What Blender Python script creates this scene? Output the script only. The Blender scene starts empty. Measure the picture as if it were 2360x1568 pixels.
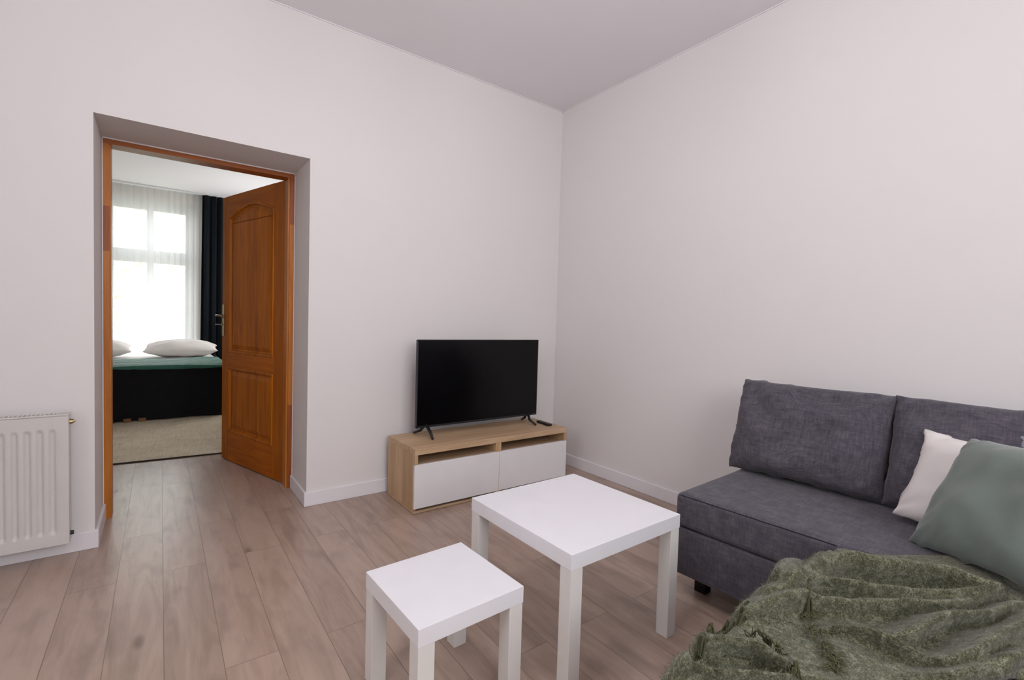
import bpy, bmesh, math, random
from mathutils import Vector, Matrix, noise
rnd = random.Random(7)
S = bpy.context.scene
COL = S.collection
R = math.radians

# ------------------------------------------------------------------ camera
def setup_camera():
    yaw, pitch, roll, f = R(-36.4308), R(-2.1594), R(1.6474), 1099.0753
    fw = Vector((-math.sin(yaw) * math.cos(pitch), math.cos(yaw) * math.cos(pitch), math.sin(pitch)))
    rt = fw.cross(Vector((0, 0, 1))).normalized()
    up = rt.cross(fw)
    r2 = rt * math.cos(roll) + up * math.sin(roll)
    u2 = -rt * math.sin(roll) + up * math.cos(roll)
    cam = bpy.data.cameras.new('camera')
    cam.sensor_fit = 'HORIZONTAL'
    cam.sensor_width = 36
    cam.lens = f / 2360 * 36
    cam.clip_start = 0.05
    o = bpy.data.objects.new('camera', cam)
    m = Matrix((r2, u2, -fw)).transposed().to_4x4()
    m.translation = Vector((-2.6421, -2.9716, 1.1336))
    o.matrix_world = m
    COL.objects.link(o)
    S.camera = o
setup_camera()

# ------------------------------------------------------------------ world, lights, exposure
W = bpy.data.worlds.new('overcast_sky')
S.world = W
W.use_nodes = True
bg = W.node_tree.nodes['Background']
bg.inputs[0].default_value = (0.955, 0.97, 1.0, 1)
bg.inputs[1].default_value = 7.4

def area(name, loc, aim, sx, sy, power, color, portal=False):
    l = bpy.data.lights.new(name, 'AREA')
    l.shape = 'RECTANGLE'
    l.size, l.size_y = sx, sy
    l.energy = power
    l.color = color
    o = bpy.data.objects.new(name, l)
    o.location = loc
    o.rotation_euler = Vector(aim).to_track_quat('-Z', 'Y').to_euler()
    COL.objects.link(o)
    if portal:
        l.cycles.is_portal = True
    return o
area('daylight_left_window', (-4.13, -2.5, 1.95), (1, 0, 0.0), 0.6, 1.3, 3, (0.97, 0.98, 1.0))
area('daylight_front_window', (-2.1, -4.5, 1.95), (0, 1, 0.0), 1.8, 1.3, 9, (0.97, 0.98, 1.0))
area('front_window_portal', (-2.1, -4.66, 1.925), (0, 1, 0), 1.8, 1.45, 1, (1, 1, 1), portal=True)
area('left_window_portal', (-4.27, -2.5, 1.925), (1, 0, 0), 0.7, 1.45, 1, (1, 1, 1), portal=True)
area('bedroom_window_portal', (-2.75, 5.42, 1.6), (0, -1, 0), 1.1, 2.2, 1, (1, 1, 1), portal=True)
area('bedroom_side_fill', (-.96, 4.0, 1.75), (-1, 0, 0.25), 1.2, 1.4, 42, (0.97, 1.0, 0.97))  # added fill light on the solid right bedroom wall, no window there

LAMP = 27.0      # strength of the pendant globe
S.view_settings.view_transform = 'Standard'
S.view_settings.look = 'None'
S.view_settings.gamma = 1
S.view_settings.use_curve_mapping = False
S.view_settings.exposure = 0.0

# ------------------------------------------------------------------ materials
def srgb(r, g, b):
    def c(v):
        v /= 255.0
        return v / 12.92 if v <= 0.04045 else ((v + 0.055) / 1.055) ** 2.4
    return (c(r), c(g), c(b), 1)

class NT:
    def __init__(self, name):
        self.m = bpy.data.materials.new(name)
        self.m.use_nodes = True
        self.t = self.m.node_tree
        self.b = self.t.nodes['Principled BSDF']
        self.co = None
    def n(self, typ, **kw):
        nd = self.t.nodes.new(typ)
        for k, v in kw.items():
            if k.startswith('i_'):
                key = k[2:]
                key = int(key) if key.isdigit() else key.replace('_', ' ')
                nd.inputs[key].default_value = v
            else:
                setattr(nd, k, v)
        return nd
    def l(self, a, b):
        self.t.links.new(a, b)
    def coord(self, scale=(1, 1, 1), rot=(0, 0, 0), loc=(0, 0, 0)):
        if self.co is None:
            self.co = self.n('ShaderNodeTexCoord')
        mp = self.n('ShaderNodeMapping')
        mp.inputs['Scale'].default_value = scale
        mp.inputs['Rotation'].default_value = rot
        mp.inputs['Location'].default_value = loc
        self.l(self.co.outputs['Object'], mp.inputs['Vector'])
        return mp.outputs[0]
    def noise(self, vec, scale, detail=4, rough=0.5, dist=0.0):
        nd = self.n('ShaderNodeTexNoise', i_Scale=scale, i_Detail=detail, i_Roughness=rough, i_Distortion=dist)
        self.l(vec, nd.inputs['Vector'])
        return nd.outputs['Fac']
    def ramp(self, fac, stops):
        nd = self.n('ShaderNodeValToRGB')
        els = nd.color_ramp.elements
        while len(els) < len(stops):
            els.new(0.5)
        for e, (p, c) in zip(els, stops):
            e.position = p
            e.color = c
        self.l(fac, nd.inputs[0])
        return nd.outputs[0]
    def mix(self, fac, a, b, mode='MIX'):
        nd = self.n('ShaderNodeMix', data_type='RGBA', blend_type=mode)
        for sock, v in ((nd.inputs['Factor'], fac), (nd.inputs[6], a), (nd.inputs[7], b)):
            if hasattr(v, 'links'):
                self.l(v, sock)
            else:
                sock.default_value = v
        return nd.outputs[2]
    def math(self, op, a, b=0.0):
        nd = self.n('ShaderNodeMath', operation=op)
        for i, v in enumerate((a, b)):
            if hasattr(v, 'links'):
                self.l(v, nd.inputs[i])
            else:
                nd.inputs[i].default_value = v
        return nd.outputs[0]
    def bump(self, h, strength, dist=0.01):
        nd = self.n('ShaderNodeBump', i_Strength=strength, i_Distance=dist)
        self.l(h, nd.inputs['Height'])
        self.l(nd.outputs[0], self.b.inputs['Normal'])
    def set(self, color=None, rough=None, spec=None, metal=None):
        if color is not None:
            if hasattr(color, 'links'):
                self.l(color, self.b.inputs['Base Color'])
            else:
                self.b.inputs['Base Color'].default_value = color
        if rough is not None:
            if hasattr(rough, 'links'):
                self.l(rough, self.b.inputs['Roughness'])
            else:
                self.b.inputs['Roughness'].default_value = rough
        if spec is not None:
            self.b.inputs['Specular IOR Level'].default_value = spec
        if metal is not None:
            self.b.inputs['Metallic'].default_value = metal
        return self.m

def paint(name, col, rough=0.85, bump=0.06, sc=260):
    k = NT(name)
    v = k.coord()
    f = k.noise(v, 1.3, 3)
    c2 = tuple(x * 0.975 for x in col[:3]) + (1,)
    k.bump(k.noise(v, sc, 3), bump, 0.001)
    return k.set(k.mix(f, col, c2), rough, 0.3)

def plain(name, col, rough=0.5, spec=0.5, metal=0.0):
    k = NT(name)
    v = k.coord()
    f = k.noise(v, 9, 3)
    c2 = tuple(x * 0.93 for x in col[:3]) + (1,)
    return k.set(k.mix(f, col, c2), rough, spec, metal)

def wood(name, c1, c2, axis, rough=0.4, stretch=14, sc=5, c3=None, spec=0.4, bands=0.0):
    """grain running along the given axis of the object"""
    k = NT(name)
    s = [stretch] * 3
    s[axis] = 0.9
    v = k.coord(scale=tuple(s))
    s2 = [stretch * 9] * 3
    s2[axis] = 2.5
    v2 = k.coord(scale=tuple(s2))
    a = k.noise(v, sc * 0.5, 5, 0.55, 0.6)
    b = k.noise(v2, 2.2, 3, 0.6)
    f = k.math('ADD', k.math('MULTIPLY', a, 0.65), k.math('MULTIPLY', b, 0.35))
    col = k.ramp(f, [(0.34, c2), (0.62, c1)])
    if bands:
        s3 = [bands] * 3
        s3[axis] = 0.05
        wv = k.n('ShaderNodeTexVoronoi', i_Scale=1.0, i_Randomness=0.6)
        k.l(k.coord(scale=tuple(s3)), wv.inputs['Vector'])
        g = k.n('ShaderNodeSeparateColor')
        k.l(wv.outputs['Color'], g.inputs[0])
        col = k.mix(k.math('MULTIPLY', g.outputs[0], 0.5), col, c3 or c2)
    k.bump(b, 0.12, 0.001)
    return k.set(col, rough, spec)

def floor_material():
    k = NT('greige_oak_laminate')
    co = k.n('ShaderNodeTexCoord')
    sep = k.n('ShaderNodeSeparateXYZ')
    k.l(co.outputs['Object'], sep.inputs[0])
    comb = k.n('ShaderNodeCombineXYZ')
    k.l(k.math('ADD', sep.outputs[1], 20.53), comb.inputs[0])
    k.l(k.math('ADD', sep.outputs[0], 2.632 + 0.157 * 40), comb.inputs[1])
    br = k.n('ShaderNodeTexBrick', offset=0.37, offset_frequency=2, squash=1.0)
    br.inputs['Color1'].default_value = (0, 0, 0, 1)
    br.inputs['Color2'].default_value = (1, 1, 1, 1)
    br.inputs['Mortar'].default_value = (0.5, 0.5, 0.5, 1)
    br.inputs['Scale'].default_value = 1.0
    br.inputs['Brick Width'].default_value = 1.285
    br.inputs['Row Height'].default_value = 0.157
    br.inputs['Mortar Size'].default_value = 0.0014
    br.inputs['Mortar Smooth'].default_value = 0.3
    k.l(comb.outputs[0], br.inputs['Vector'])
    tone = k.n('ShaderNodeSeparateColor')
    k.l(br.outputs['Color'], tone.inputs[0])
    t = tone.outputs[0]
    # per plank offset of the grain
    off = k.n('ShaderNodeCombineXYZ')
    k.l(k.math('MULTIPLY', t, 37.0), off.inputs[2])
    k.l(k.math('MULTIPLY', t, 11.0), off.inputs[1])
    add = k.n('ShaderNodeVectorMath', operation='ADD')
    k.l(comb.outputs[0], add.inputs[0])
    k.l(off.outputs[0], add.inputs[1])
    def mapped(s):
        mp = k.n('ShaderNodeMapping')
        mp.inputs['Scale'].default_value = s
        k.l(add.outputs[0], mp.inputs['Vector'])
        return mp.outputs[0]
    broad = k.noise(mapped((1.1, 9, 1)), 1.6, 4, 0.55, 1.2)
    fine = k.noise(mapped((5, 95, 1)), 1.6, 4, 0.6, 0.3)
    blot = k.noise(mapped((3.0, 6, 1)), 1.5, 3, 0.5)
    c = k.ramp(broad, [(0.3, srgb(146, 124, 110)), (0.5, srgb(171, 148, 134)), (0.72, srgb(186, 164, 150))])
    c = k.mix(k.math('MULTIPLY', fine, 0.28), c, srgb(126, 104, 92))
    c = k.mix(k.math('MULTIPLY', t, 0.4), c, srgb(198, 174, 158))
    c = k.mix(k.math('MULTIPLY', k.math('MAXIMUM', k.math('SUBTRACT', blot, 0.52), 0.0), 2.0), c, srgb(122, 104, 96))
    # knots
    vo = k.n('ShaderNodeTexVoronoi', i_Scale=1.0, i_Randomness=1.0)
    k.l(mapped((1.7, 4.6, 1)), vo.inputs['Vector'])
    kn = k.ramp(vo.outputs['Distance'], [(0.03, (1, 1, 1, 1)), (0.1, (0, 0, 0, 1))])
    c = k.mix(k.math('MULTIPLY', kn, 0.6), c, srgb(84, 64, 56))
    c = k.mix(k.math('MULTIPLY', br.outputs['Fac'], 0.62), c, srgb(84, 68, 60))
    h = k.math('SUBTRACT', k.math('MULTIPLY', k.noise(mapped((4, 60, 1)), 1.4, 3, 0.6, 1.0), 0.6), br.outputs['Fac'])
    k.bump(h, 0.22, 0.0015)
    return k.set(c, k.math('ADD', k.math('MULTIPLY', fine, 0.14), 0.24), 0.55)

def weave(name, col, dark, light, freq=170, amt=0.6, rough=0.95, sheen=0.15, bump=0.25):
    k = NT(name)
    lo = freq * 0.09
    a = k.noise(k.coord(scale=(lo, lo, freq)), 1, 3, 0.6)
    b = k.noise(k.coord(scale=(freq, lo, lo)), 1, 3, 0.6)
    c = k.noise(k.coord(scale=(lo, freq, lo)), 1, 3, 0.6)
    s = k.math('ADD', k.math('ADD', a, b), c)
    s = k.math('DIVIDE', s, 3.0)
    colr = k.ramp(s, [(0.38, dark), (0.5, col), (0.62, light)])
    f = k.mix(amt, col, colr)
    k.bump(s, bump, 0.002)
    k.b.inputs['Sheen Weight'].default_value = sheen
    return k.set(f, rough, 0.15)

def softcloth(name, col, dark, rough=0.95, sc=240, sheen=0.1, bump=0.15):
    k = NT(name)
    v = k.coord()
    f = k.noise(v, sc, 3, 0.6)
    g = k.noise(v, 14, 3, 0.5)
    k.bump(f, bump, 0.001)
    k.b.inputs['Sheen Weight'].default_value = sheen
    return k.set(k.mix(k.math('MULTIPLY', k.math('ADD', f, g), 0.5), dark, col), rough, 0.15)

def sheer_material():
    k = NT('sheer_white_voile')
    t = k.t
    out = t.nodes['Material Output']
    tr = k.n('ShaderNodeBsdfTransparent')
    tl = k.n('ShaderNodeBsdfTranslucent')
    df = k.n('ShaderNodeBsdfDiffuse')
    tl.inputs[0].default_value = (0.93, 0.94, 0.95, 1)
    df.inputs[0].default_value = (0.90, 0.90, 0.90, 1)
    m1 = k.n('ShaderNodeMixShader')
    m1.inputs[0].default_value = 0.45
    k.l(tl.outputs[0], m1.inputs[1])
    k.l(df.outputs[0], m1.inputs[2])
    m2 = k.n('ShaderNodeMixShader')
    v = k.coord(scale=(1, 1, 0.05))
    f = k.noise(v, 60, 2)
    k.l(k.math('ADD', k.math('MULTIPLY', f, 0.06), 0.34), m2.inputs[0])
    k.l(tr.outputs[0], m2.inputs[1])
    k.l(m1.outputs[0], m2.inputs[2])
    k.l(m2.outputs[0], out.inputs[0])
    return k.m

def glass_material():
    k = NT('window_glass')
    out = k.t.nodes['Material Output']
    tr = k.n('ShaderNodeBsdfTransparent')
    gl = k.n('ShaderNodeBsdfGlossy')
    gl.inputs['Roughness'].default_value = 0.02
    m = k.n('ShaderNodeMixShader')
    m.inputs[0].default_value = 0.05
    k.l(tr.outputs[0], m.inputs[1])
    k.l(gl.outputs[0], m.inputs[2])
    k.l(m.outputs[0], out.inputs[0])
    return k.m

def wool_material():
    k = NT('olive_heather_wool')
    v = k.coord()
    a = k.noise(v, 300, 4, 0.7)
    b = k.noise(k.coord(scale=(1, 1, 1), rot=(0, 0, 0.7)), 38, 3, 0.6, 1.5)
    s = k.math('ADD', k.math('MULTIPLY', a, 0.6), k.math('MULTIPLY', b, 0.4))
    c = k.ramp(s, [(0.36, srgb(44, 45, 31)), (0.5, srgb(87, 87, 67)), (0.62, srgb(140, 139, 120))])
    k.bump(a, 0.45, 0.003)
    k.b.inputs['Sheen Weight'].default_value = 0.25
    return k.set(c, 1.0, 0.05)

M = dict(
    wall=paint('warm_white_wall_paint', srgb(228, 223, 222)),
    ceil=paint('white_ceiling_paint', srgb(238, 234, 238)),
    bedwall=paint('bedroom_wall_paint', srgb(220, 214, 208)),
    base=paint('white_baseboard_lacquer', srgb(232, 228, 232), 0.5, 0.02),
    floor=floor_material(),
    white=plain('white_foil_tabletop', srgb(234, 232, 236), 0.38, 0.4),
    whiteleg=plain('white_foil_leg', srgb(228, 224, 220), 0.5, 0.35),
    drawer=plain('white_drawer_front', srgb(230, 227, 228), 0.3, 0.4),
    oak_x=wood('pale_oak_foil_along_x', srgb(208, 178, 146), srgb(178, 146, 114), 0, 0.5, 12, 5, srgb(160, 130, 100), 0.3, 9),
    oak_z=wood('pale_oak_foil_upright', srgb(208, 176, 138), srgb(180, 146, 108), 2, 0.5, 12, 5, srgb(150, 120, 88), 0.3, 9),
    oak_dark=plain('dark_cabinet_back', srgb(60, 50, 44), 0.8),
    door_z=wood('orange_oak_upright', srgb(192, 108, 10), srgb(150, 78, 4), 2, 0.5, 10, 5, srgb(118, 58, 6), 0.2, 7),
    door_x=wood('orange_oak_crosswise', srgb(184, 100, 12), srgb(146, 74, 5), 0, 0.5, 10, 5, srgb(122, 62, 10), 0.2),
    frame_z=wood('frame_oak_light', srgb(196, 122, 44), srgb(168, 96, 28), 2, 0.4, 10, 5),
    frame_zd=wood('frame_oak_dark', srgb(160, 84, 32), srgb(134, 64, 22), 2, 0.4, 10, 5),
    frame_x=wood('frame_oak_lintel', srgb(168, 92, 34), srgb(136, 68, 22), 0, 0.4, 10, 5),
    brass=plain('aged_brass', srgb(150, 132, 98), 0.32, 0.5, 1.0),
    steel=plain('brushed_steel', srgb(190, 186, 180), 0.3, 0.5, 1.0),
    screen=plain('tv_screen_glass', srgb(10, 9, 11), 0.16, 0.22),
    plastic=plain('black_plastic', srgb(26, 26, 28), 0.42, 0.4),
    bezel=plain('dark_grey_bezel', srgb(48, 48, 50), 0.35, 0.5, 0.4),
    rad=plain('white_enamel', srgb(214, 210, 206), 0.35, 0.45),
    radin=plain('radiator_shadow_gap', srgb(70, 66, 62), 0.7, 0.2),  # shade inside the radiator put into the colour, brackets share it
    sofa=weave('charcoal_linen_weave', srgb(82, 78, 87), srgb(46, 43, 52), srgb(116, 108, 114), 240, 0.5),
    seam=plain('charcoal_piping', srgb(48, 45, 52), 0.9, 0.1),
    black=plain('black_foot', srgb(22, 20, 20), 0.6, 0.3),
    pil_white=softcloth('white_cotton_pillow', srgb(228, 221, 219), srgb(216, 208, 206)),
    pil_green=softcloth('sage_green_velvet', srgb(116, 126, 120), srgb(98, 108, 102), sheen=0.4),
    pil_blue=softcloth('blue_grey_cotton', srgb(140, 144, 154), srgb(124, 128, 138)),
    wool=wool_material(),
    fibre=softcloth('light_wool_fibre', srgb(138, 139, 114), srgb(84, 87, 62), 1.0, 60),
    tassel=softcloth('dark_olive_fringe', srgb(92, 93, 66), srgb(66, 67, 44), 1.0, 90),
    rug=weave('beige_grey_rug', srgb(208, 194, 172), srgb(176, 162, 140), srgb(226, 214, 194), 60, 0.7, 1.0, 0.05),
    rugedge=plain('dark_rug_binding', srgb(60, 54, 50), 0.9, 0.1),
    bedskirt=softcloth('black_bed_skirt_cloth', srgb(32, 31, 35), srgb(22, 22, 25)),
    emerald=softcloth('emerald_satin', srgb(66, 120, 106), srgb(40, 92, 80), 0.5, 60, 0.4),
    sheet=softcloth('white_sheet', srgb(232, 230, 228), srgb(222, 220, 218)),
    towel=softcloth('grey_towel', srgb(120, 112, 114), srgb(96, 90, 92)),
    curtain=softcloth('midnight_teal_drape', srgb(10, 11, 20), srgb(3, 16, 22), 0.8, 200, 0.05),
    sheer=sheer_material(),
    glass=glass_material(),
    pvc=plain('white_window_frame', srgb(228, 230, 232), 0.35, 0.4),
    bark=plain('tree_bark', srgb(158, 148, 134), 0.9, 0.1),
    leaf=softcloth('spring_green_leaves', srgb(206, 220, 172), srgb(176, 198, 136), 0.7, 8),
    grass=softcloth('lawn', srgb(170, 172, 150), srgb(150, 156, 132), 0.9, 8),
    pallet=wood('rough_pine', srgb(150, 110, 80), srgb(118, 84, 60), 0, 0.8),
)

# ------------------------------------------------------------------ mesh helpers
def link(name, bm, mat, parent=None, smooth=False, loc=None, rot=None):
    me = bpy.data.meshes.new(name)
    bm.normal_update()
    bm.to_mesh(me)
    bm.free()
    for m in (mat if isinstance(mat, (list, tuple)) else [mat]):
        me.materials.append(m)
    if smooth:
        for p in me.polygons:
            p.use_smooth = True
    o = bpy.data.objects.new(name, me)
    COL.objects.link(o)
    if parent is not None:
        o.parent = parent
    if loc is not None:
        o.location = loc
    if rot is not None:
        o.rotation_euler = rot
    return o

def box(bm, x0, x1, y0, y1, z0, z1, bevel=0.0, seg=2):
    t = bmesh.new()
    bmesh.ops.create_cube(t, size=1)
    for v in t.verts:
        v.co = Vector(((x0 + x1) / 2 + v.co.x * (x1 - x0), (y0 + y1) / 2 + v.co.y * (y1 - y0), (z0 + z1) / 2 + v.co.z * (z1 - z0)))
    if bevel:
        bmesh.ops.bevel(t, geom=t.edges[:], offset=bevel, segments=seg, profile=0.5, affect='EDGES')
    merge(bm, t)
    return bm

def merge(bm, t):
    me = bpy.data.meshes.new('tmp')
    t.to_mesh(me)
    t.free()
    bm.from_mesh(me)
    bpy.data.meshes.remove(me)

def bx(*a, **k):
    return box(bmesh.new(), *a, **k)

def tube(bm, pts, rad, seg=8, cap=True):
    pts = [Vector(p) for p in pts]
    rr = rad if isinstance(rad, (list, tuple)) else [rad] * len(pts)
    rings = []
    up = None
    for i, p in enumerate(pts):
        d = (pts[min(i + 1, len(pts) - 1)] - pts[max(i - 1, 0)]).normalized()
        if up is None:
            up = d.orthogonal().normalized()
        a = (up - d * up.dot(d)).normalized()
        b = d.cross(a)
        up = a
        rings.append([bm.verts.new(p + (a * math.cos(2 * math.pi * j / seg) + b * math.sin(2 * math.pi * j / seg)) * rr[i]) for j in range(seg)])
    for r1, r2 in zip(rings, rings[1:]):
        for j in range(seg):
            bm.faces.new((r1[j], r1[(j + 1) % seg], r2[(j + 1) % seg], r2[j]))
    if cap:
        bm.faces.new(rings[0][::-1])
        bm.faces.new(rings[-1])
    return bm

def grid(bm, nu, nv, fn, closed_u=False):
    vs = [[bm.verts.new(fn(i / (nu - 1), j / (nv - 1))) for j in range(nv)] for i in range(nu)]
    for i in range(nu - 1):
        for j in range(nv - 1):
            bm.faces.new((vs[i][j], vs[i + 1][j], vs[i + 1][j + 1], vs[i][j + 1]))
    return vs

def empty(name, loc=(0, 0, 0), rz=0.0):
    o = bpy.data.objects.new(name, None)
    o.empty_display_size = 0.1
    o.location = loc
    o.rotation_euler = (0, 0, rz)
    COL.objects.link(o)
    return o

def tag(o, label, cat, group=None):
    o['label'] = label
    o['category'] = cat
    if group:
        o['group'] = group
    return o

def struct(o, label=None):
    o['kind'] = 'structure'
    if label:
        o['label'] = label
    return o

def fbm(x, y, z=0.0):
    return noise.noise(Vector((x, y, z)))

# ------------------------------------------------------------------ the room
XL, YF, H = -4.2, -4.6, 2.8596           # left wall, wall behind the camera, ceiling height
DXL, DXR, DZ = -2.8928, -1.9415, 2.0403  # door recess in the back wall
YD = 0.3765                              # depth at which the wooden frame starts
YB = 0.475                               # bedroom face of that wall
YW = 5.2                                 # bedroom window wall
HB = 2.806                               # bedroom ceiling

struct(link('floor', bx(XL - .1, 0.1, YF - .1, YW + .3, -.12, 0), M['floor']), 'greige wood plank laminate floor running through both rooms')
struct(link('ceiling', bx(XL - .1, 0.1, YF - .1, 0.12, H, H + .1), M['ceil']), 'plain white living room ceiling')
struct(link('ceiling', bx(XL - .1, 0.1, 0.12, YW + .3, HB, HB + .1), M['ceil']), 'white bedroom ceiling beyond the doorway')

# back wall with the deep door recess
bm = bmesh.new()
box(bm, XL, DXL, 0, YB, 0, H)
box(bm, DXR, 0, 0, YB, 0, H)
box(bm, DXL, DXR, 0, YB, DZ + .008, H)
struct(link('wall_back', bm, M['wall']), 'warm white wall with deep doorway recess')
struct(link('wall_right', bx(0, .1, YF, YW + .3, 0, H), M['wall']), 'plain warm white wall behind the sofa')

def wall_with_hole_x(x0, x1, ya, yb, h0, h1, ylo, yhi, top):
    bm = bmesh.new()
    box(bm, x0, x1, ylo, ya, 0, top)
    box(bm, x0, x1, yb, yhi, 0, top)
    box(bm, x0, x1, ya, yb, 0, h0)
    box(bm, x0, x1, ya, yb, h1, top)
    return bm
struct(link('wall_left', wall_with_hole_x(XL - .1, XL, -2.85, -2.15, 1.2, 2.65, YF, 0.2, H), M['wall']), 'white wall with the living room window')
bm = bmesh.new()
box(bm, XL, -3.0, YF - .1, YF, 0, H)
box(bm, -1.2, 0, YF - .1, YF, 0, H)
box(bm, -3.0, -1.2, YF - .1, YF, 0, 1.2)
box(bm, -3.0, -1.2, YF - .1, YF, 2.65, H)
struct(link('wall_front', bm, M['wall']), 'white wall behind the photographer')

def window_x(name, x, y0, y1, z0, z1, label):
    r = struct(empty(name, (x, (y0 + y1) / 2, z0)), label)
    w = (y1 - y0) / 2
    h = z1 - z0
    bm = bmesh.new()
    for a, b in ((-w, -w + .06), (w - .06, w)):
        box(bm, -.03, .03, a, b, 0, h)
    box(bm, -.03, .03, -.04, .04, .06, h - .06)
    box(bm, -.03, .03, -w + .06, w - .06, 0, .06)
    box(bm, -.03, .03, -w + .06, w - .06, h - .06, h)
    link('window_frame', bm, M['pvc'], r)
    link('pane', bx(-.004, .004, -w + .06, w - .06, .06, h - .06), M['glass'], r)
    return r
window_x('window_2', XL - .05, -2.85, -2.15, 1.2, 2.65, 'white framed living room window in the left wall')
r = window_x('window_3', 0, -.9, .9, 1.2, 2.65, 'white framed window behind the photographer')
r.location = (-2.1, YF - .05, 1.2)
r.rotation_euler = (0, 0, R(90))

# baseboards
bh, bt = 0.085, 0.014
def board(name, x0, x1, y0, y1, label=None, par=None):
    o = link(name, bx(x0, x1, y0, y1, 0, bh, bevel=.002, seg=1), M['base'], par)
    return struct(o, label)
board('baseboard_back', DXR - bt, -.0, -bt, 0, 'white baseboard between the doorway and the corner')
board('baseboard_back', XL, DXL + bt, -bt, 0, 'white baseboard under the radiator')
board('baseboard_doorway', DXR - bt, DXR, 0, YD, 'white baseboard on the right side of the doorway recess')
board('baseboard_doorway', DXL, DXL + bt, 0, YD, 'white baseboard on the left side of the doorway recess')
board('baseboard_right', -bt, 0, YF, -bt, 'white baseboard along the wall behind the sofa')
board('baseboard_left', XL, XL + bt, YF, -bt)

# thin painted corner bead of the ceiling line
struct(link('trim_1', bx(XL, 0, -.006, 0, H - .006, H), M['base']), 'fine white caulk line where the back wall meets the ceiling')
struct(link('trim_2', bx(-.006, 0, YF, 0, H - .006, H), M['base']), 'fine white caulk line where the right wall meets the ceiling')

# ------------------------------------------------------------------ door frame and door
fr = struct(empty('door_frame', ((DXL + DXR) / 2, YD, 0)), 'varnished orange wooden door frame set in the recess')
fw, fd = .030, .098
cx0 = (DXL + DXR) / 2
hw = (DXR - DXL) / 2 - .001
zt = 2.046
def blocks(x0, x1, cuts, par, first_dark=False):
    zs = [0.0] + cuts + [zt - fw]
    for i in range(len(zs) - 1):
        dark = (i % 2 == (0 if first_dark else 1))
        link('jamb_block', bx(x0, x1, .0, fd, zs[i], zs[i + 1]), M['frame_zd'] if dark else M['frame_z'], par)
lj = link('left_jamb', bx(-hw, -hw + fw + .006, .012, fd, 0, zt - fw), M['frame_z'], fr)
rj = link('right_jamb', bx(hw - fw - .010, hw, .012, fd, 0, zt - fw), M['frame_z'], fr)
for par, x0, x1, cuts, fdk in ((lj, -hw, -hw + fw, [.78, 1.45, 1.69], False), (rj, hw - fw, hw, [.55, 1.2, 1.72], False)):
    zs = [0.0] + cuts + [zt - fw]
    for i in range(len(zs) - 1):
        mt = M['frame_zd'] if (i in (2,) and par is lj) or (i == 3 and par is rj) or (i == 0 and par is rj) else M['frame_z']
        bm = bx(x0, x1, .0, .0125, zs[i], zs[i + 1])
        link('jamb_block', bm, mt, par)
link('lintel', bx(-hw, hw, 0, fd, zt - fw, zt), M['frame_x'], fr)
bm = bmesh.new()   # pale filler line between frame and plaster
link('filler_line', box(box(box(bm, -hw - .0, hw, -.003, 0, zt - .004, zt + .0025), -hw, -hw + .004, -.003, 0, bh, zt), hw - .004, hw, -.003, 0, bh, zt), M['base'], fr)

P0 = Vector((-1.962, .478))
P1 = Vector((-2.238, 1.356))
dd = (P1 - P0).normalized()
ang = math.atan2(dd.y, dd.x)
dr = struct(empty('door_1', (P0.x, P0.y, 0), ang), 'orange oak door with arched panel, standing open into the bedroom')
# local x: hinge -> free edge, local y: +y is the side turned to the living room when rotated
LW, T = .915, .040
Z0, Z1 = .008, 2.022
YS = T / 2
def door_arch(w0, w1, zb, zs, rise, n=28):
    pts = [(w0, zb), (w1, zb)]
    for i in range(n + 1):
        u = i / n
        w = w1 + (w0 - w1) * u
        pts.append((w, zs + rise * math.sin(math.pi * u)))
    return pts
def inset(pts, d):
    n = len(pts)
    out = []
    for i in range(n):
        a, b, c = Vector(pts[i - 1]), Vector(pts[i]), Vector(pts[(i + 1) % n])
        e1, e2 = (b - a), (c - b)
        e1 = e1.normalized() if e1.length > 1e-9 else Vector((1, 0))
        e2 = e2.normalized() if e2.length > 1e-9 else e1
        n1, n2 = Vector((-e1.y, e1.x)), Vector((-e2.y, e2.x))
        m = (n1 + n2)
        m = m / max(.35, m.length_squared / 2) if m.length > 1e-6 else n1
        out.append((b.x + m.x * d, b.y + m.y * d))
    return out
def panel_piece(outline, sgn):
    bm = bmesh.new()
    rings = []
    for d, dep in ((0, 0), (.004, -.001), (.010, .005), (.018, .002), (.025, -.013), (.036, -.014), (.066, -.004)):
        r = inset(outline, d) if d else outline
        rings.append([bm.verts.new((w, sgn * (YS + dep), z)) for w, z in r])
    for r1, r2 in zip(rings, rings[1:]):
        for i in range(len(r1)):
            j = (i + 1) % len(r1)
            f = (r1[i], r1[j], r2[j], r2[i])
            bm.faces.new(f if sgn < 0 else f[::-1])
    f = rings[-1]
    bm.faces.new(f if sgn < 0 else f[::-1])
    return bm
SW0, SW1 = .138, .812      # panel span across the leaf
up_o = door_arch(SW0, SW1, .836, 1.862, .078)
lo_o = [(SW0, .228), (SW1, .228), (SW1, .732), (SW0, .732)]
link('stile', bx(0, SW0, -YS, YS, Z0, Z1, bevel=.002, seg=1), M['door_z'], dr)
link('stile', bx(SW1, LW, -YS, YS, Z0, Z1, bevel=.002, seg=1), M['door_z'], dr)
link('bottom_rail', bx(SW0, SW1, -YS, YS, Z0, .228), M['door_x'], dr)
link('middle_rail', bx(SW0, SW1, -YS, YS, .732, .836), M['door_x'], dr)
bm = bmesh.new()
arch = [p for p in up_o[2:]]
for s in (-1, 1):
    vs = [bm.verts.new((w, s * YS, z)) for w, z in arch]
    tp = [bm.verts.new((w, s * YS, Z1)) for w, z in arch]
    for i in range(len(arch) - 1):
        f = (vs[i], vs[i + 1], tp[i + 1], tp[i])
        bm.faces.new(f if s > 0 else f[::-1])
box(bm, SW0, SW1, -YS, YS, Z1 - .003, Z1)
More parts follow.
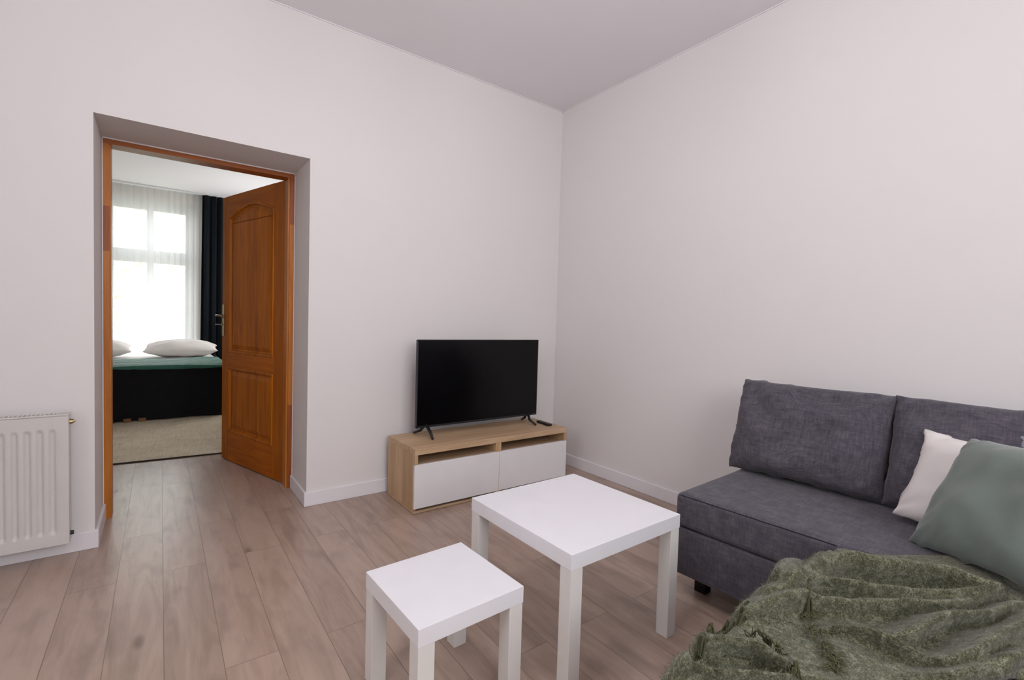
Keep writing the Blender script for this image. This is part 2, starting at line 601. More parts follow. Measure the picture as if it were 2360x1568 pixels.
link('top_rail', bm, M['door_x'], dr)
for nm, ol in (('upper_panel', up_o), ('lower_panel', lo_o)):
    bm = panel_piece(ol, 1)
    merge(bm, panel_piece(ol, -1))
    link(nm, bm, M['door_z'], dr)
# handle set on the side towards the living room (local +y or -y decided by the camera side)
cam2 = Vector((-2.6421, -2.9716)) - P0
side = 1 if (-dd.y * cam2.x + dd.x * cam2.y) > 0 else -1
for s in (side, -side):
    pl = link('handle_plate', bx(.878, .908, min(s * YS, s * (YS + .006)), max(s * YS, s * (YS + .006)), .962, 1.205, bevel=.002), M['brass'], dr)
    bm = bmesh.new()
    tube(bm, [(.893, s * (YS + .004), 1.118), (.893, s * (YS + .05), 1.118)], [.009, .007])
    tube(bm, [(.897, s * (YS + .052), 1.119), (.86, s * (YS + .055), 1.120), (.82, s * (YS + .052), 1.116), (.785, s * (YS + .045), 1.108), (.775, s * (YS + .043), 1.108)], [.009, .008, .007, .008, .005])
    link('lever', bm, M['brass'], pl, smooth=True)
    bm = bmesh.new()
    tube(bm, [(.893, s * (YS + .004), 1.05), (.893, s * (YS + .012), 1.05)], [.010, .010], 12)
    link('keyhole_rosette', bm, M['brass'], pl)
bm = bmesh.new()
s = side
tube(bm, [(.893, s * (YS + .008), 1.05), (.893, s * (YS + .032), 1.05)], .003)
tube(bm, [(.893 + .012 * math.cos(t), s * (YS + .043) + .011 * math.sin(t), 1.05) for t in [i * math.pi / 6 for i in range(13)]], .0035, 6)
box(bm, .884, .902, min(s * (YS + .034), s * (YS + .052)), max(s * (YS + .034), s * (YS + .052)), 1.0475, 1.0525, bevel=.001)
k_ = link('door_key', bm, M['steel'])
k_.location = (P0.x, P0.y, 0)
k_.rotation_euler = (0, 0, ang)
tag(k_, 'small steel key in the keyhole below the brass door lever', 'key')
for z in (.22, 1.78):
    bm = bmesh.new()
    tube(bm, [(0.002, side * -(YS + .004), z - .05), (0.002, side * -(YS + .004), z + .05)], .007, 10)
    link('hinge', bm, M['brass'], dr)

# ------------------------------------------------------------------ radiator
RX1, RX0, RZ0, RZ1, RY = -2.972, -3.98, .075, .662, -.102
rd = empty('panel_radiator', ((RX0 + RX1) / 2, -.055, RZ0))
tag(rd, 'white ribbed panel radiator on the wall left of the doorway', 'radiator')
def rl(x, y, z):
    return (x - (RX0 + RX1) / 2, y + .055, z - RZ0)
def rad_panel():
    bm = bmesh.new()
    pitch = .0395
    x_first = RX1 - .036
    zs = [RZ0 + .004, RZ0 + .05, RZ0 + .058, RZ0 + .068, RZ0 + .074]
    zt_ = [RZ1 - .078, RZ1 - .072, RZ1 - .062, RZ1 - .056, RZ1 - .004]
    rows = zs + zt_
    zfac = [0, 0, .1, .9, 1, 1, .9, .1, 0, 0]
    prof = [(-.5, 0), (-.36, 0), (-.26, .25), (-.16, .85), (-.06, 1), (.06, 1), (.16, .85), (.26, .25), (.36, 0)]
    xs = [(RX1 - .003, 0)]
    kx = x_first
    while kx - pitch > RX0 + .02:
        for u, d in prof[::-1]:
            xs.append((kx - .018 + u * pitch, d))
        kx -= pitch
    xs.append((RX0 + .003, 0))
    vs = [[bm.verts.new(rl(x, RY + .011 * d * zf, z)) for z, zf in zip(rows, zfac)] for x, d in xs]
    for a, b in zip(vs, vs[1:]):
        for i in range(len(rows) - 1):
            bm.faces.new((a[i], a[i + 1], b[i + 1], b[i]))
    return bm
fp = link('front_panel', rad_panel(), M['rad'], rd, smooth=True)
bm = bmesh.new()
a, b = rl(RX0, -.048, RZ0), rl(RX1, -.032, RZ1)
box(bm, a[0] + .01, b[0] - .01, a[1], b[1], .01, RZ1 - RZ0 - .02)
link('rear_panel', bm, M['rad'], rd)
for xa, xb in ((RX1 - .004, RX1), (RX0, RX0 + .004)):
    a, b = rl(xa, RY, RZ0 + .004), rl(xb, -.032, RZ1)
    link('side_cover', bx(a[0], b[0], a[1], b[1], a[2], b[2], bevel=.001), M['rad'], rd)
bm = bmesh.new()
a, b = rl(RX0, RY, RZ1), rl(RX1, -.032, RZ1)
box(bm, a[0], b[0], a[1], a[1] + .012, a[2] - .002, a[2] + .004, bevel=.001)
box(bm, a[0], b[0], b[1] - .012, b[1], a[2] - .002, a[2] + .004, bevel=.001)
x = a[0]
while x < b[0] - .01:
    solid = (b[0] - x) < .05
    box(bm, x, x + (.016 if solid else .006), a[1] + .01, b[1] - .01, a[2] - .001, a[2] + .003)
    x += .014
link('top_grille', bm, M['rad'], rd)
bm = bmesh.new()
a, b = rl(RX0 + .01, RY + .02, RZ1 - .02), rl(RX1 - .01, -.05, RZ1)
box(bm, a[0], b[0], a[1], b[1], a[2], a[2] + .004)
link('grille_shade_sheet', bm, M['radin'], rd)  # flat dark sheet standing in for the shade below the grille slots
bm = bmesh.new()
c = rl(RX1, -.067, RZ1 - .035)
tube(bm, [c, (c[0] + .012, c[1], c[2])], [.012, .010], 10)
tube(bm, [(c[0] + .012, c[1], c[2]), (c[0] + .02, c[1], c[2])], [.006, .004], 8)
link('vent_plug', bm, M['brass'], rd)
bm = bmesh.new()
c = rl(RX1, -.067, RZ0 + .04)
tube(bm, [c, (c[0] + .012, c[1], c[2])], [.011, .009], 10)
link('lower_plug', bm, M['bezel'], rd)
for xx in (RX1 - .12, RX0 + .12):
    a = rl(xx, -.04, RZ0 + .05)
    link('wall_bracket', bx(a[0], a[0] + .03, .01, .054, .04, .52), M['radin'], rd)

# ------------------------------------------------------------------ tv bench
BX0, BW, BY1, BD, BH = -1.4641, 1.182, -.0725, .3967, .3846
tb = empty('tv_bench', (BX0 + BW / 2, BY1 - BD / 2, 0))
tag(tb, 'low pale oak television bench with two white drawers and open shelves', 'tv bench')
hx, yf, yb = BW / 2, -BD / 2, BD / 2
yc = yf + .018      # carcass front, behind the drawer fronts
TP = .036
link('top_panel', bx(-hx, hx, yf, yb, BH - TP, BH, bevel=.0012, seg=1), M['oak_x'], tb)
link('side_panel', bx(-hx, -hx + .018, yc, yb, .017, BH - TP - .0005, bevel=.001, seg=1), M['oak_z'], tb)
link('side_panel', bx(hx - .018, hx, yc, yb, .017, BH - TP - .0005, bevel=.001, seg=1), M['oak_z'], tb)
link('bottom_panel', bx(-hx, hx, yf + .012, yb, .002, .017, bevel=.001, seg=1), M['oak_x'], tb)
# front edges of the frame around the open shelves
link('side_edge', bx(-hx, -hx + .020, yf, yc + .001, .2935, BH - TP), M['oak_z'], tb)
link('side_edge', bx(hx - .020, hx, yf, yc + .001, .2935, BH - TP), M['oak_z'], tb)
dxm = -.877 - (BX0 + BW / 2)
link('divider', bx(dxm - .021, dxm + .021, yf + .0015, yb - .02, .017, BH - TP), M['oak_z'], tb)
for xa, xb in ((-hx + .018, dxm - .021), (dxm + .021, hx - .018)):
    link('shelf', bx(xa, xb, yc, yb - .02, .272, .288), M['oak_x'], tb)
link('back_panel', bx(-hx + .018, hx - .018, yb - .012, yb - .006, .02, BH - TP), M['oak_dark'], tb)
xs_ = -.8685 - (BX0 + BW / 2)
link('drawer', bx(-hx + .0005, xs_ - .0012, yf - .001, yc - .001, .034, .291, bevel=.0015, seg=1), M['drawer'], tb)
link('drawer', bx(xs_ + .0012, hx + .002, yf - .001, yc - .001, .034, .291, bevel=.0015, seg=1), M['drawer'], tb)
for xx in (-hx + .06, 0, hx - .06):
    for yy in (yf + .05, yb - .04):
        link('glide', bx(xx - .015, xx + .015, yy - .012, yy + .012, 0, .0025), M['black'], tb)

# ------------------------------------------------------------------ television
TX, TY, TZ = -.862, -.222, BH
tv = empty('television', (TX, TY, TZ))
tag(tv, 'black flat screen television standing on the pale oak bench', 'television')
tw, th = .487, .560
zb = .447 - BH
link('casing', bx(-tw + .003, tw - .003, .0, .022, zb + .002, zb + th - .002, bevel=.004), M['plastic'], tv)
bm = bmesh.new()
box(bm, -tw, tw, -.012, .004, zb + th - .006, zb + th, bevel=.001)
box(bm, -tw, tw, -.012, .004, zb, zb + .012, bevel=.001)
box(bm, -tw, -tw + .006, -.012, .004, zb + .0, zb + th, bevel=.001)
box(bm, tw - .006, tw, -.012, .004, zb + .0, zb + th, bevel=.001)
bz = link('bezel', bm, M['bezel'], tv)
link('screen', bx(-tw + .0055, tw - .0055, -.0105, .002, zb + .0115, zb + th - .0055), M['screen'], tv)
link('rear_housing', bx(-.34, .34, .022, .055, zb + .05, zb + .36, bevel=.012), M['plastic'], tv)
# small unreadable emblem tab on the lower bezel
link('emblem_tab', bx(.006, .044, -.0135, -.0115, zb - .001, zb + .006, bevel=.0008), M['bezel'], bz)
for sx in (-1, 1):
    fx = .414 * sx
    st = link('foot', tube(tube(bmesh.new(), [(fx, .004, zb + .02), (fx - .012 * sx, -.04, .035), (fx + .0 * sx, -.098, .0085)], [.011, .010, .008], 8), [(fx, .01, zb + .02), (fx + .012 * sx, .05, .035), (fx + .03 * sx, .11, .0085)], [.011, .010, .008], 8), M['plastic'], tv, smooth=True)

rc = empty('remote_control', (-.358, -.306, BH), R(-4))
tag(rc, 'slim black remote control lying on the right end of the bench', 'remote control')
link('body', bx(-.018, .018, -.075, .075, .001, .016, bevel=.005, seg=3), M['plastic'], rc, smooth=True)
bm = bmesh.new()
for j in range(7):
    for i in range(3):
        tube(bm, [(-.009 + i * .009, .055 - j * .011, .0155), (-.009 + i * .009, .055 - j * .011, .017)], .0028, 8)
link('buttons', bm, M['bezel'], rc)

# ------------------------------------------------------------------ side tables
def side_table(name, label, x, y, a, s, h):
    r = empty(name, (x, y, 0), R(a))
    tag(r, label, 'table')
    q = s / 2
    link('tabletop', bx(-q, q, -q, q, h - .05, h, bevel=.0012, seg=2), [M['white']], r)
    for sx, sy in ((-1, -1), (-1, 1), (1, -1), (1, 1)):
        x0, x1 = (-q + .0015, -q + .05) if sx < 0 else (q - .05, q - .0015)
        y0, y1 = (-q + .0015, -q + .05) if sy < 0 else (q - .05, q - .0015)
        link('leg', bx(x0, x1, y0, y1, 0, h - .0505, bevel=.001, seg=1), M['whiteleg'], r)
    return r
side_table('coffee_table', 'larger square white table with thick legs in front of the sofa', -1.392, -1.6948, .85, .55, .45)
side_table('side_table', 'smaller lower square white table left of the larger one', -1.9437, -1.7069, 2.12, .35, .3416)

# ------------------------------------------------------------------ sofa
SA = R(3.5)
sofa = empty('corner_sofa', (-.90, -1.80, 0), 0)
tag(sofa, 'charcoal grey fabric corner sofa with chaise and loose back cushions', 'sofa')
# local frame: x = depth towards the wall, y = -(distance along the front)
sofa.rotation_euler = (0, 0, SA)
def soft_box(x0, x1, y0, y1, z0, z1, bev, lump=0.004, seed=0, cut=26):
    bm = bx(x0, x1, y0, y1, z0, z1, bevel=bev, seg=3)
    bmesh.ops.subdivide_edges(bm, edges=[e for e in bm.edges if e.calc_length() > .09], cuts=cut, use_grid_fill=True)
    for v in bm.verts:
        n = fbm(v.co.x * 3 + seed, v.co.y * 3, v.co.z * 5) * lump
        v.co.z += n if v.co.z > (z0 + z1) / 2 else 0
        v.co.x += fbm(v.co.x * 2, v.co.y * 4 + seed, v.co.z * 4) * lump * .5
    return bm
SD = .795     # seat depth to wall
SL = .58     # length of the seat before the chaise begins
link('seat', soft_box(0, SD, -1.55, 0, .30, .44, .020, .006), M['sofa'], sofa, smooth=True)
link('base', bx(.006, SD - .01, -1.545, -.006, .10, .297, bevel=.010, seg=3), M['sofa'], sofa, smooth=True)
link('chaise_seat', soft_box(-.98, -.002, -1.55, -SL - .002, .30, .44, .020, .006, 3), M['sofa'], sofa, smooth=True)
link('chaise_base', bx(-.974, .002, -1.545, -SL - .004, .10, .297, bevel=.010, seg=3), M['sofa'], sofa, smooth=True)
bm = bmesh.new()
tube(bm, [(.0045, -.02, .4325), (.004, -.3, .4325), (.004, -SL, .4325)], .0022, 6)
link('front_seam', bm, M['seam'], sofa)
for (x, y) in ((.135, -.065), (.73, -.065), (-.88, -.72), (-.88, -1.4), (.7, -1.4)):
    link('leg', bx(x - .025, x + .025, y - .025, y + .025, 0, .101, bevel=.003), M['black'], sofa)

def cushion(w, h, t, ear=.05, box_=0.5, power=3.0, nu=44, nv=34, wr=.004, seed=0.0, sag=0.0, seam=0.0):
    """pillow in local axes: x width, y thickness, z height, bottom edge at z = 0"""
    bm = bmesh.new()
    side = {}
    for s in (-1, 1):
        for i in range(nu):
            for j in range(nv):
                u = -1 + 2 * i / (nu - 1)
                v = -1 + 2 * j / (nv - 1)
                u = math.copysign(1 - (1 - abs(u)) ** 1.5, u)
                v = math.copysign(1 - (1 - abs(v)) ** 1.5, v)
                edge = i in (0, nu - 1) or j in (0, nv - 1)
                if edge and s == 1:
                    side[(s, i, j)] = side[(-1, i, j)]
                    continue
                x = w / 2 * (u - ear * u * abs(u) * (1 - v * v))
                z = h / 2 * (v - ear * v * abs(v) * (1 - u * u))
                f = (max(0, 1 - abs(u) ** power) * max(0, 1 - abs(v) ** power)) ** box_
                y = s * t / 2 * f
                bot = (1 - v) / 2
                y *= 1 + sag * (bot - .5)
                if not edge:
                    cr = abs(u * v)
                    y += wr * f * fbm(u * 2.2 + seed, v * 2.2, s * 3)
                    y += wr * .8 * cr * fbm((u - v) * 6 + seed, (u + v) * 1.2, s * 5) * (1 if f < .8 else .4)
                else:
                    y += wr * .5 * fbm(u * 3 + seed, v * 3, 9)
                    x += wr * .8 * fbm(u * 5 + seed, v * 5, 19)
                    z += wr * .8 * fbm(u * 5 + seed, v * 5, 29)
                side[(s, i, j)] = bm.verts.new((x, y, z + h / 2))
    for s in (-1, 1):
        for i in range(nu - 1):
            for j in range(nv - 1):
                q = (side[(s, i, j)], side[(s, i + 1, j)], side[(s, i + 1, j + 1)], side[(s, i, j + 1)])
                bm.faces.new(q if s < 0 else q[::-1])
    return bm

def place(o, bottom_mid, right, upv):
    """right and up directions in world or parent space"""
    r_ = Vector(right).normalized()
    u_ = Vector(upv)
    u_ = (u_ - r_ * u_.dot(r_)).normalized()
    f_ = u_.cross(r_)          # local y
    m = Matrix((r_, f_, u_)).transposed().to_4x4()
    m.translation = Vector(bottom_mid)
    o.matrix_local = m
    return o

# two loose back cushions (parts of the sofa), leaning on the wall
for i, (yc_, rz_) in enumerate(((-.268, 0), (-.892, 0))):
    bm = cushion(.636, .455, .23, ear=.035, box_=.38, power=4.0, wr=.03, seed=i * 7.3, sag=.30)
    o = link('back_cushion', bm, M['sofa'], sofa, smooth=True)
    place(o, (.575, yc_, .436), (0, -1, 0), (.31, 0, 1))
bm = bx(.62, SD - .012, -1.5, -.03, .44, .58, bevel=.02, seg=3)
link('back_rest', bm, M['sofa'], sofa, smooth=True)

# ------------------------------------------------------------------ throw pillows
o = link('throw_pillow', cushion(.50, .350, .13, ear=.07, box_=.5, power=2.6, wr=.02, seed=4.4), M['pil_white'], None, smooth=True)
place(o, (-.485, -2.66, .438), (-.12, -1, -.10), (.16, -.05, .315))
tag(o, 'off white throw pillow behind the sage green one on the sofa', 'pillow')
o = link('throw_pillow', cushion(.46, .415, .16, ear=.07, box_=.5, power=2.6, wr=.02, seed=14.4), M['pil_green'], None, smooth=True)
place(o, (-.765, -2.695, .462), (-.58, -.80, .11), (.21, -.06, .316))
tag(o, 'sage green throw pillow tilted in front of the off white one', 'pillow')
o = link('throw_pillow', cushion(.42, .355, .13, ear=.07, box_=.5, power=2.6, wr=.014, seed=24.4), M['pil_blue'], None, smooth=True)
place(o, (-.30, -2.885, .445), (-.1, -1, 0), (.10, 0, 1))
tag(o, 'blue grey throw pillow at the right picture edge behind the others', 'pillow')

# ------------------------------------------------------------------ olive throw blanket on the chaise
RID = {
'R2': [(-1.359,-2.433,.070),(-1.307,-2.442,.080),(-1.231,-2.450,.085),(-1.142,-2.472,.085),(-1.062,-2.541,.080),(-.983,-2.610,.070),(-.937,-2.651,.070),(-.951,-2.702,.070),(-.942,-2.737,.060)],
'R1': [(-1.466,-2.414,.040),(-1.397,-2.436,.050),(-1.326,-2.447,.060),(-1.268,-2.473,.065),(-1.234,-2.523,.065),(-1.206,-2.567,.060),(-1.125,-2.628,.055),(-1.048,-2.689,.060),(-.977,-2.737,.060)],
'R3': [(-1.549,-2.433,.030),(-1.488,-2.444,.040),(-1.370,-2.477,.060),(-1.339,-2.508,.045),(-1.225,-2.607,.040),(-1.090,-2.698,.045),(-.964,-2.750,.050)],
'R4': [(-1.900,-2.428,.020),(-1.866,-2.424,.035),(-1.831,-2.420,.045),(-1.770,-2.426,.050),(-1.699,-2.456,.050),(-1.649,-2.505,.050),(-1.654,-2.559,.040)],
'R4b': [(-1.889,-2.448,.030),(-1.837,-2.443,.035),(-1.797,-2.452,.040),(-1.778,-2.492,.040),(-1.723,-2.542,.040),(-1.676,-2.581,.030)],
'R5': [(-1.411,-2.569,.030),(-1.400,-2.612,.045),(-1.390,-2.667,.045),(-1.373,-2.704,.030)],
'R6': [(-1.359,-2.645,.030),(-1.307,-2.673,.045),(-1.199,-2.706,.050),(-1.100,-2.757,.050),(-.969,-2.793,.040)],
'R7': [(-1.350,-2.737,.030),(-1.307,-2.766,.050),(-1.175,-2.794,.055),(-1.046,-2.820,.060)],
'R8': [(-1.437,-2.743,.030),(-1.359,-2.775,.040),(-1.281,-2.809,.045),(-1.188,-2.837,.045)],
}
WID = {'R2': .042, 'R1': .026, 'R3': .030, 'R4': .020, 'R4b': .016, 'R5': .018, 'R6': .026, 'R7': .024, 'R8': .022}
TOP = .447
NEAR = Vector((-.80, -.60)).normalized()    # roughly towards the viewer across the folds
def seg_d(p, a, b):
    ab = b - a
    t = max(0, min(1, (p - a).dot(ab) / max(ab.length_squared, 1e-9)))
    return (p - (a + ab * t)), t
def fold_height(x, y):
    p = Vector((x, y))
    best, tot, lean = 0.0, 0.0, 0.0
    for k, pts in RID.items():
        w = WID[k]
        bd = 9
        bh_ = 0
        bs = 0
        n_ = len(pts)
        for i in range(n_ - 1):
            a, b = pts[i], pts[i + 1]
            dv, t = seg_d(p, Vector(a[:2]), Vector(b[:2]))
            d = dv.length
            if d < bd:
                bd = d
                hh = a[2] + (b[2] - a[2]) * t
                bh_ = hh
                bs = dv.dot(NEAR)
        ww = w * (0.5 if bs > 0 else 1.3)
        g = bh_ * math.exp(-(bd / ww) ** 2)
        tot += g ** 3
        lean += g
    h = tot ** (1 / 3.0) * 1.15
    return h, lean
NX, NY = 300, 190
XA, XB = -1.96, -.60
YE = lambda x: -2.392 + (x + .90) * .062       # edge line of the chaise side
def blanket_point(u, v):
    x = XA + (XB - XA) * u
    arc = v * .98        # 0 at the outer hem down the side, rises over the edge, then inwards
    ye = YE(x)
    over = .15
    if arc < over:
        s = over - arc
        y0 = ye
        rr = .035
        if s < rr * math.pi / 2:
            a = s / rr
            y = ye + rr * math.sin(a)
            z = TOP - rr * (1 - math.cos(a))
        else:
            y = ye + rr + .012 * math.sin(x * 31)
            z = TOP - rr - (s - rr * math.pi / 2)
        h, l = fold_height(x, ye)
        k = max(0, 1 - s / .11)
        z += h * k
        y += .022 * fbm(x * 9, z * 6, 3) + .014 * fbm(x * 30, z * 9, 1) * (s / over)
        return x, y, z, arc
    y = ye - (arc - over)
    h, l = fold_height(x, y)
    n = .016 * fbm(x * 7, y * 7, 1.3) + .004 * fbm(x * 15, y * 14, 5.3) + .001 * fbm(x * 45, y * 45, 2)
    z = TOP + .006 + max(-.004, h + n)
    sh = min(.045, h * .6)
    return x + NEAR.x * sh, y + NEAR.y * sh, z, arc
hem_a, hem_b = Vector((-1.875, -2.495)), Vector((-1.185, -2.885))
hd = (hem_b - hem_a).normalized()
hn = Vector((-hd.y, hd.x))
if hn.dot(Vector((-1.2, -2.5)) - hem_a) < 0:
    hn = -hn
bm = bmesh.new()
vs = {}
for i in range(NX):
    for j in range(NY):
        u, v = i / (NX - 1), j / (NY - 1)
        x, y, z, arc = blanket_point(u, v)
        p = Vector((XA + (XB - XA) * u, YE(XA + (XB - XA) * u) - (arc - .15)))
        inside = (p - hem_a).dot(hn) + .012 * math.sin(p.x * 40) + .01 * fbm(p.x * 12, 0, 7)
        right = -.80 + .35 * (p.y + 2.5) * -.3 - p.x
        far = 1.0
        if p.x > -.97:   # the far corner folds back over the seat
            far = (-2.402 - (p.x + .97) * .75) - p.y
        if -.0075 < inside <= 0:      # draw the hem vertices on to the cut line
            x -= hn.x * inside
            y -= hn.y * inside
            inside = .0001
        if inside > 0 and far > 0 and p.x > -1.93 + .01 * math.sin(p.y * 60) and p.x < -.66:
            # hem droops on to the fabric
            e = min(1, inside / .03, (far / .03) if p.x > -.97 else 1)
            if arc >= .15:
                z = TOP + (z - TOP) * (0.25 + .75 * math.sin(e * math.pi / 2))
            if x < -1.845:    # over the end of the chaise
                d = -1.845 - x
                z -= min(.22, d * d * 14 + d * .6)
                x += d * .35
            vs[(i, j)] = bm.verts.new((x, y, z))
for (i, j) in list(vs):
    q = [vs.get((i, j)), vs.get((i + 1, j)), vs.get((i + 1, j + 1)), vs.get((i, j + 1))]
    if all(q):
        bm.faces.new(q[::-1])
loose = [v for v in bm.verts if not v.link_faces]
bmesh.ops.delete(bm, geom=loose, context='VERTS')
bmesh.ops.recalc_face_normals(bm, faces=bm.faces)
if sum(f.normal.z for f in bm.faces) < 0:
    bmesh.ops.reverse_faces(bm, faces=bm.faces[:])
bm.normal_update()
samples = []
fs = [f for f in bm.faces]
for _ in range(24000):
    f = rnd.choice(fs)
    samples.append((f.calc_center_median(), f.normal.copy()))
blanket = link('throw_blanket', bm, M['wool'], None, smooth=True)
so = blanket.modifiers.new('thickness', 'SOLIDIFY')
so.thickness = .007
so.offset = -1
tag(blanket, 'fuzzy olive green throw blanket crumpled over the chaise', 'blanket')
bm = bmesh.new()
for c_, n_ in samples:
    d = Vector((rnd.uniform(-1, 1), rnd.uniform(-1, 1), rnd.uniform(-.4, .5)))
    d = (d - n_ * d.dot(n_)).normalized()
    ln = rnd.uniform(.004, .010)
    w = rnd.uniform(.00022, .00045)
    sd = d.cross(n_).normalized() * w
    p0 = c_ + Vector((rnd.uniform(-.004, .004), rnd.uniform(-.004, .004), 0))
    p1 = p0 + d * ln * .5 + n_ * rnd.uniform(.001, .004)
    p2 = p0 + d * ln + n_ * rnd.uniform(.000, .007)
    a, b, c2, d2, e = [bm.verts.new(q) for q in (p0 - sd, p0 + sd, p1 + sd, p1 - sd, p2)]
    bm.faces.new((a, b, c2, d2))
    bm.faces.new((d2, c2, e))
o = link('wool_fuzz', bm, M['fibre'], blanket)
o['kind'] = 'stuff'
# fringe tassels: one row across the throw, one on the hanging corner
bm = bmesh.new()
def tassel_row(pts, n, z0, drop, spread, ln):
    for q in range(n):
        t = q / (n - 1) * (len(pts) - 1)
        i = min(int(t), len(pts) - 2)
        f = t - i
        p = Vector(pts[i]) * (1 - f) + Vector(pts[i + 1]) * f
        base_h = fold_height(p.x, p.y)[0]
        p = p + Vector((rnd.uniform(-.012, .012), rnd.uniform(-.012, .012)))
        P = Vector((p.x + NEAR.x * min(.045, base_h * .6), p.y + NEAR.y * min(.045, base_h * .6), max(z0, TOP + .008 + base_h)))
        for _ in range(5):
            d = Vector((drop[0] + rnd.uniform(-spread, spread), drop[1] + rnd.uniform(-spread, spread), 0)).normalized()
            L_ = ln * rnd.uniform(.6, 1.15)
            pl_ = [P + Vector((rnd.uniform(-.004, .004), rnd.uniform(-.004, .004), 0))]
            for s_ in range(1, 5):
                qx = pl_[0].x + d.x * L_ * s_ / 4 + rnd.uniform(-.004, .004)
                qy = pl_[0].y + d.y * L_ * s_ / 4 + rnd.uniform(-.004, .004)
                hh = fold_height(qx, qy)[0] if qy < YE(qx) else 0
                zz = TOP + .010 + hh if qy < YE(qx) else TOP - (qy - YE(qx)) * .7
                pl_.append(Vector((qx, qy, zz + rnd.uniform(0, .006))))
            tube(bm, pl_, [.0014, .0018, .0015, .0011, .0005], 5)
tassel_row([(-1.326, -2.460), (-1.434, -2.525), (-1.502, -2.586), (-1.56, -2.622)], 22, 0, (-.6, -.75), .9, .024)
tassel_row([(-1.74, -2.44), (-1.66, -2.425), (-1.58, -2.42), (-1.52, -2.425)], 22, 0, (-.5, .8), .8, .034)
tassel_row([(-1.60, -2.47), (-1.62, -2.53), (-1.66, -2.58)], 12, 0, (-.7, -.5), .8, .028)
o = link('fringe', bm, M['tassel'], blanket)
o['kind'] = 'stuff'

# ------------------------------------------------------------------ bedroom
struct(link('wall_bedroom_left', bx(XL - .1, XL, YB, YW + .3, 0, HB), M['bedwall']))
struct(link('wall_bedroom_right', bx(-.9, -.8, YB, YW, 0, HB), M['bedwall']))
WX0, WX1, WZ0, WZ1 = -3.262, -2.236, .34, 2.655
bm = bmesh.new()
box(bm, XL, WX0, YW, YW + .3, 0, HB)
box(bm, WX1, -.9, YW, YW + .3, 0, HB)
box(bm, WX0, WX1, YW, YW + .3, 0, WZ0)
box(bm, WX0, WX1, YW, YW + .3, WZ1, HB)
struct(link('wall_bedroom_far', bm, M['bedwall']), 'bedroom wall around the tall window')

wn = struct(empty('window_1', ((WX0 + WX1) / 2, YW + .12, WZ0)), 'tall white bedroom window of four panes behind sheer curtains')
hw2 = (WX1 - WX0) / 2
hh2 = WZ1 - WZ0
bm = bmesh.new()
mx = -2.755 - (WX0 + WX1) / 2
tz0, tz1 = 1.80 - WZ0, 1.975 - WZ0
jl, jr = .12, .122
box(bm, -hw2, -hw2 + jl, -.03, .03, 0, hh2)
box(bm, hw2 - jr, hw2, -.03, .03, 0, hh2)
box(bm, -hw2 + jl, hw2 - jr, -.03, .03, 0, .12)
box(bm, -hw2 + jl, hw2 - jr, -.03, .03, 2.515 - WZ0, hh2)
box(bm, mx - .038, mx + .038, -.03, .03, .12, tz0)
box(bm, mx - .038, mx + .038, -.03, .03, tz1, 2.515 - WZ0)
box(bm, -hw2 + jl, hw2 - jr, -.035, .035, tz0, tz1)
link('window_frame', bm, M['pvc'], wn)
bm = bmesh.new()
box(bm, -hw2, hw2, -.055, -.03, hh2 - .02, hh2 + .0)
box(bm, hw2 - .022, hw2, -.06, -.03, 0, hh2)
box(bm, -hw2, -hw2 + .022, -.06, -.03, 0, hh2)
link('casing_bead', bm, M['pvc'], wn)
for xa, xb in ((-hw2 + jl, mx - .038), (mx + .038, hw2 - jr)):
    for za, zb_ in ((.12, tz0), (tz1, 2.515 - WZ0)):
        link('pane', bx(xa, xb, -.004, .004, za, zb_), M['glass'], wn)
link('window_sill', bx(-hw2, hw2, -.24, -.03, -.02, .0), M['pvc'], wn)

# curtain rail
cr = link('curtain_rail', bx(-3.9, -1.2, YW - .16, YW - .06, HB - .016, HB - .002), M['pvc'])
tag(cr, 'white curtain rail under the bedroom ceiling', 'curtain rail')

def curtain(x0, x1, y, z0, z1, folds, amp, seed, flare=0.0, n=260, nz=26):
    bm = bmesh.new()
    def f(u, v):
        x = x0 + (x1 - x0) * u
        a = amp * (.75 + .35 * fbm(u * 6, seed))
        ph = u * folds * 2 * math.pi + 1.3 * fbm(u * 5, seed + 3) + .25 * math.sin(v * 3 + seed)
        yy = y + a * math.sin(ph) + .25 * a * math.sin(2.3 * ph + v * 2)
        xx = x + .35 * a * math.cos(ph) + flare * (1 - v) * (u - .5)
        return (xx, yy, z0 + (z1 - z0) * v)
    grid(bm, n, nz, f)
    return bm
o = link('sheer_curtain', curtain(-3.75, -2.16, YW - .09, .03, HB - .018, 22, .006, 2.2), M['sheer'], None, smooth=True)
tag(o, 'sheer white curtain hanging across the bedroom window', 'curtain')
o = link('blackout_curtain', curtain(-2.175, -1.50, YW - .13, .02, HB - .018, 8, .030, 5.1, .05), M['curtain'], None, smooth=True)
so = o.modifiers.new('thickness', 'SOLIDIFY')
so.thickness = .003
tag(o, 'midnight teal blackout curtain between the window and the open door', 'curtain')

# rug
rg = empty('bedroom_rug', (-2.8, 2.75, 0), R(-4.5))
tag(rg, 'beige grey low pile rug under the end of the bed', 'rug')
bm = bmesh.new()
grid(bm, 80, 60, lambda u, v: (-1.3 + 2.3 * u, -1.215 + 2.4 * v, .011 + .0015 * fbm(u * 40, v * 30)))
link('pile', bm, M['rug'], rg, smooth=True)
link('binding', bx(-1.305, 1.005, -1.222, 1.19, .001, .0095, bevel=.001, seg=1), M['rugedge'], rg)

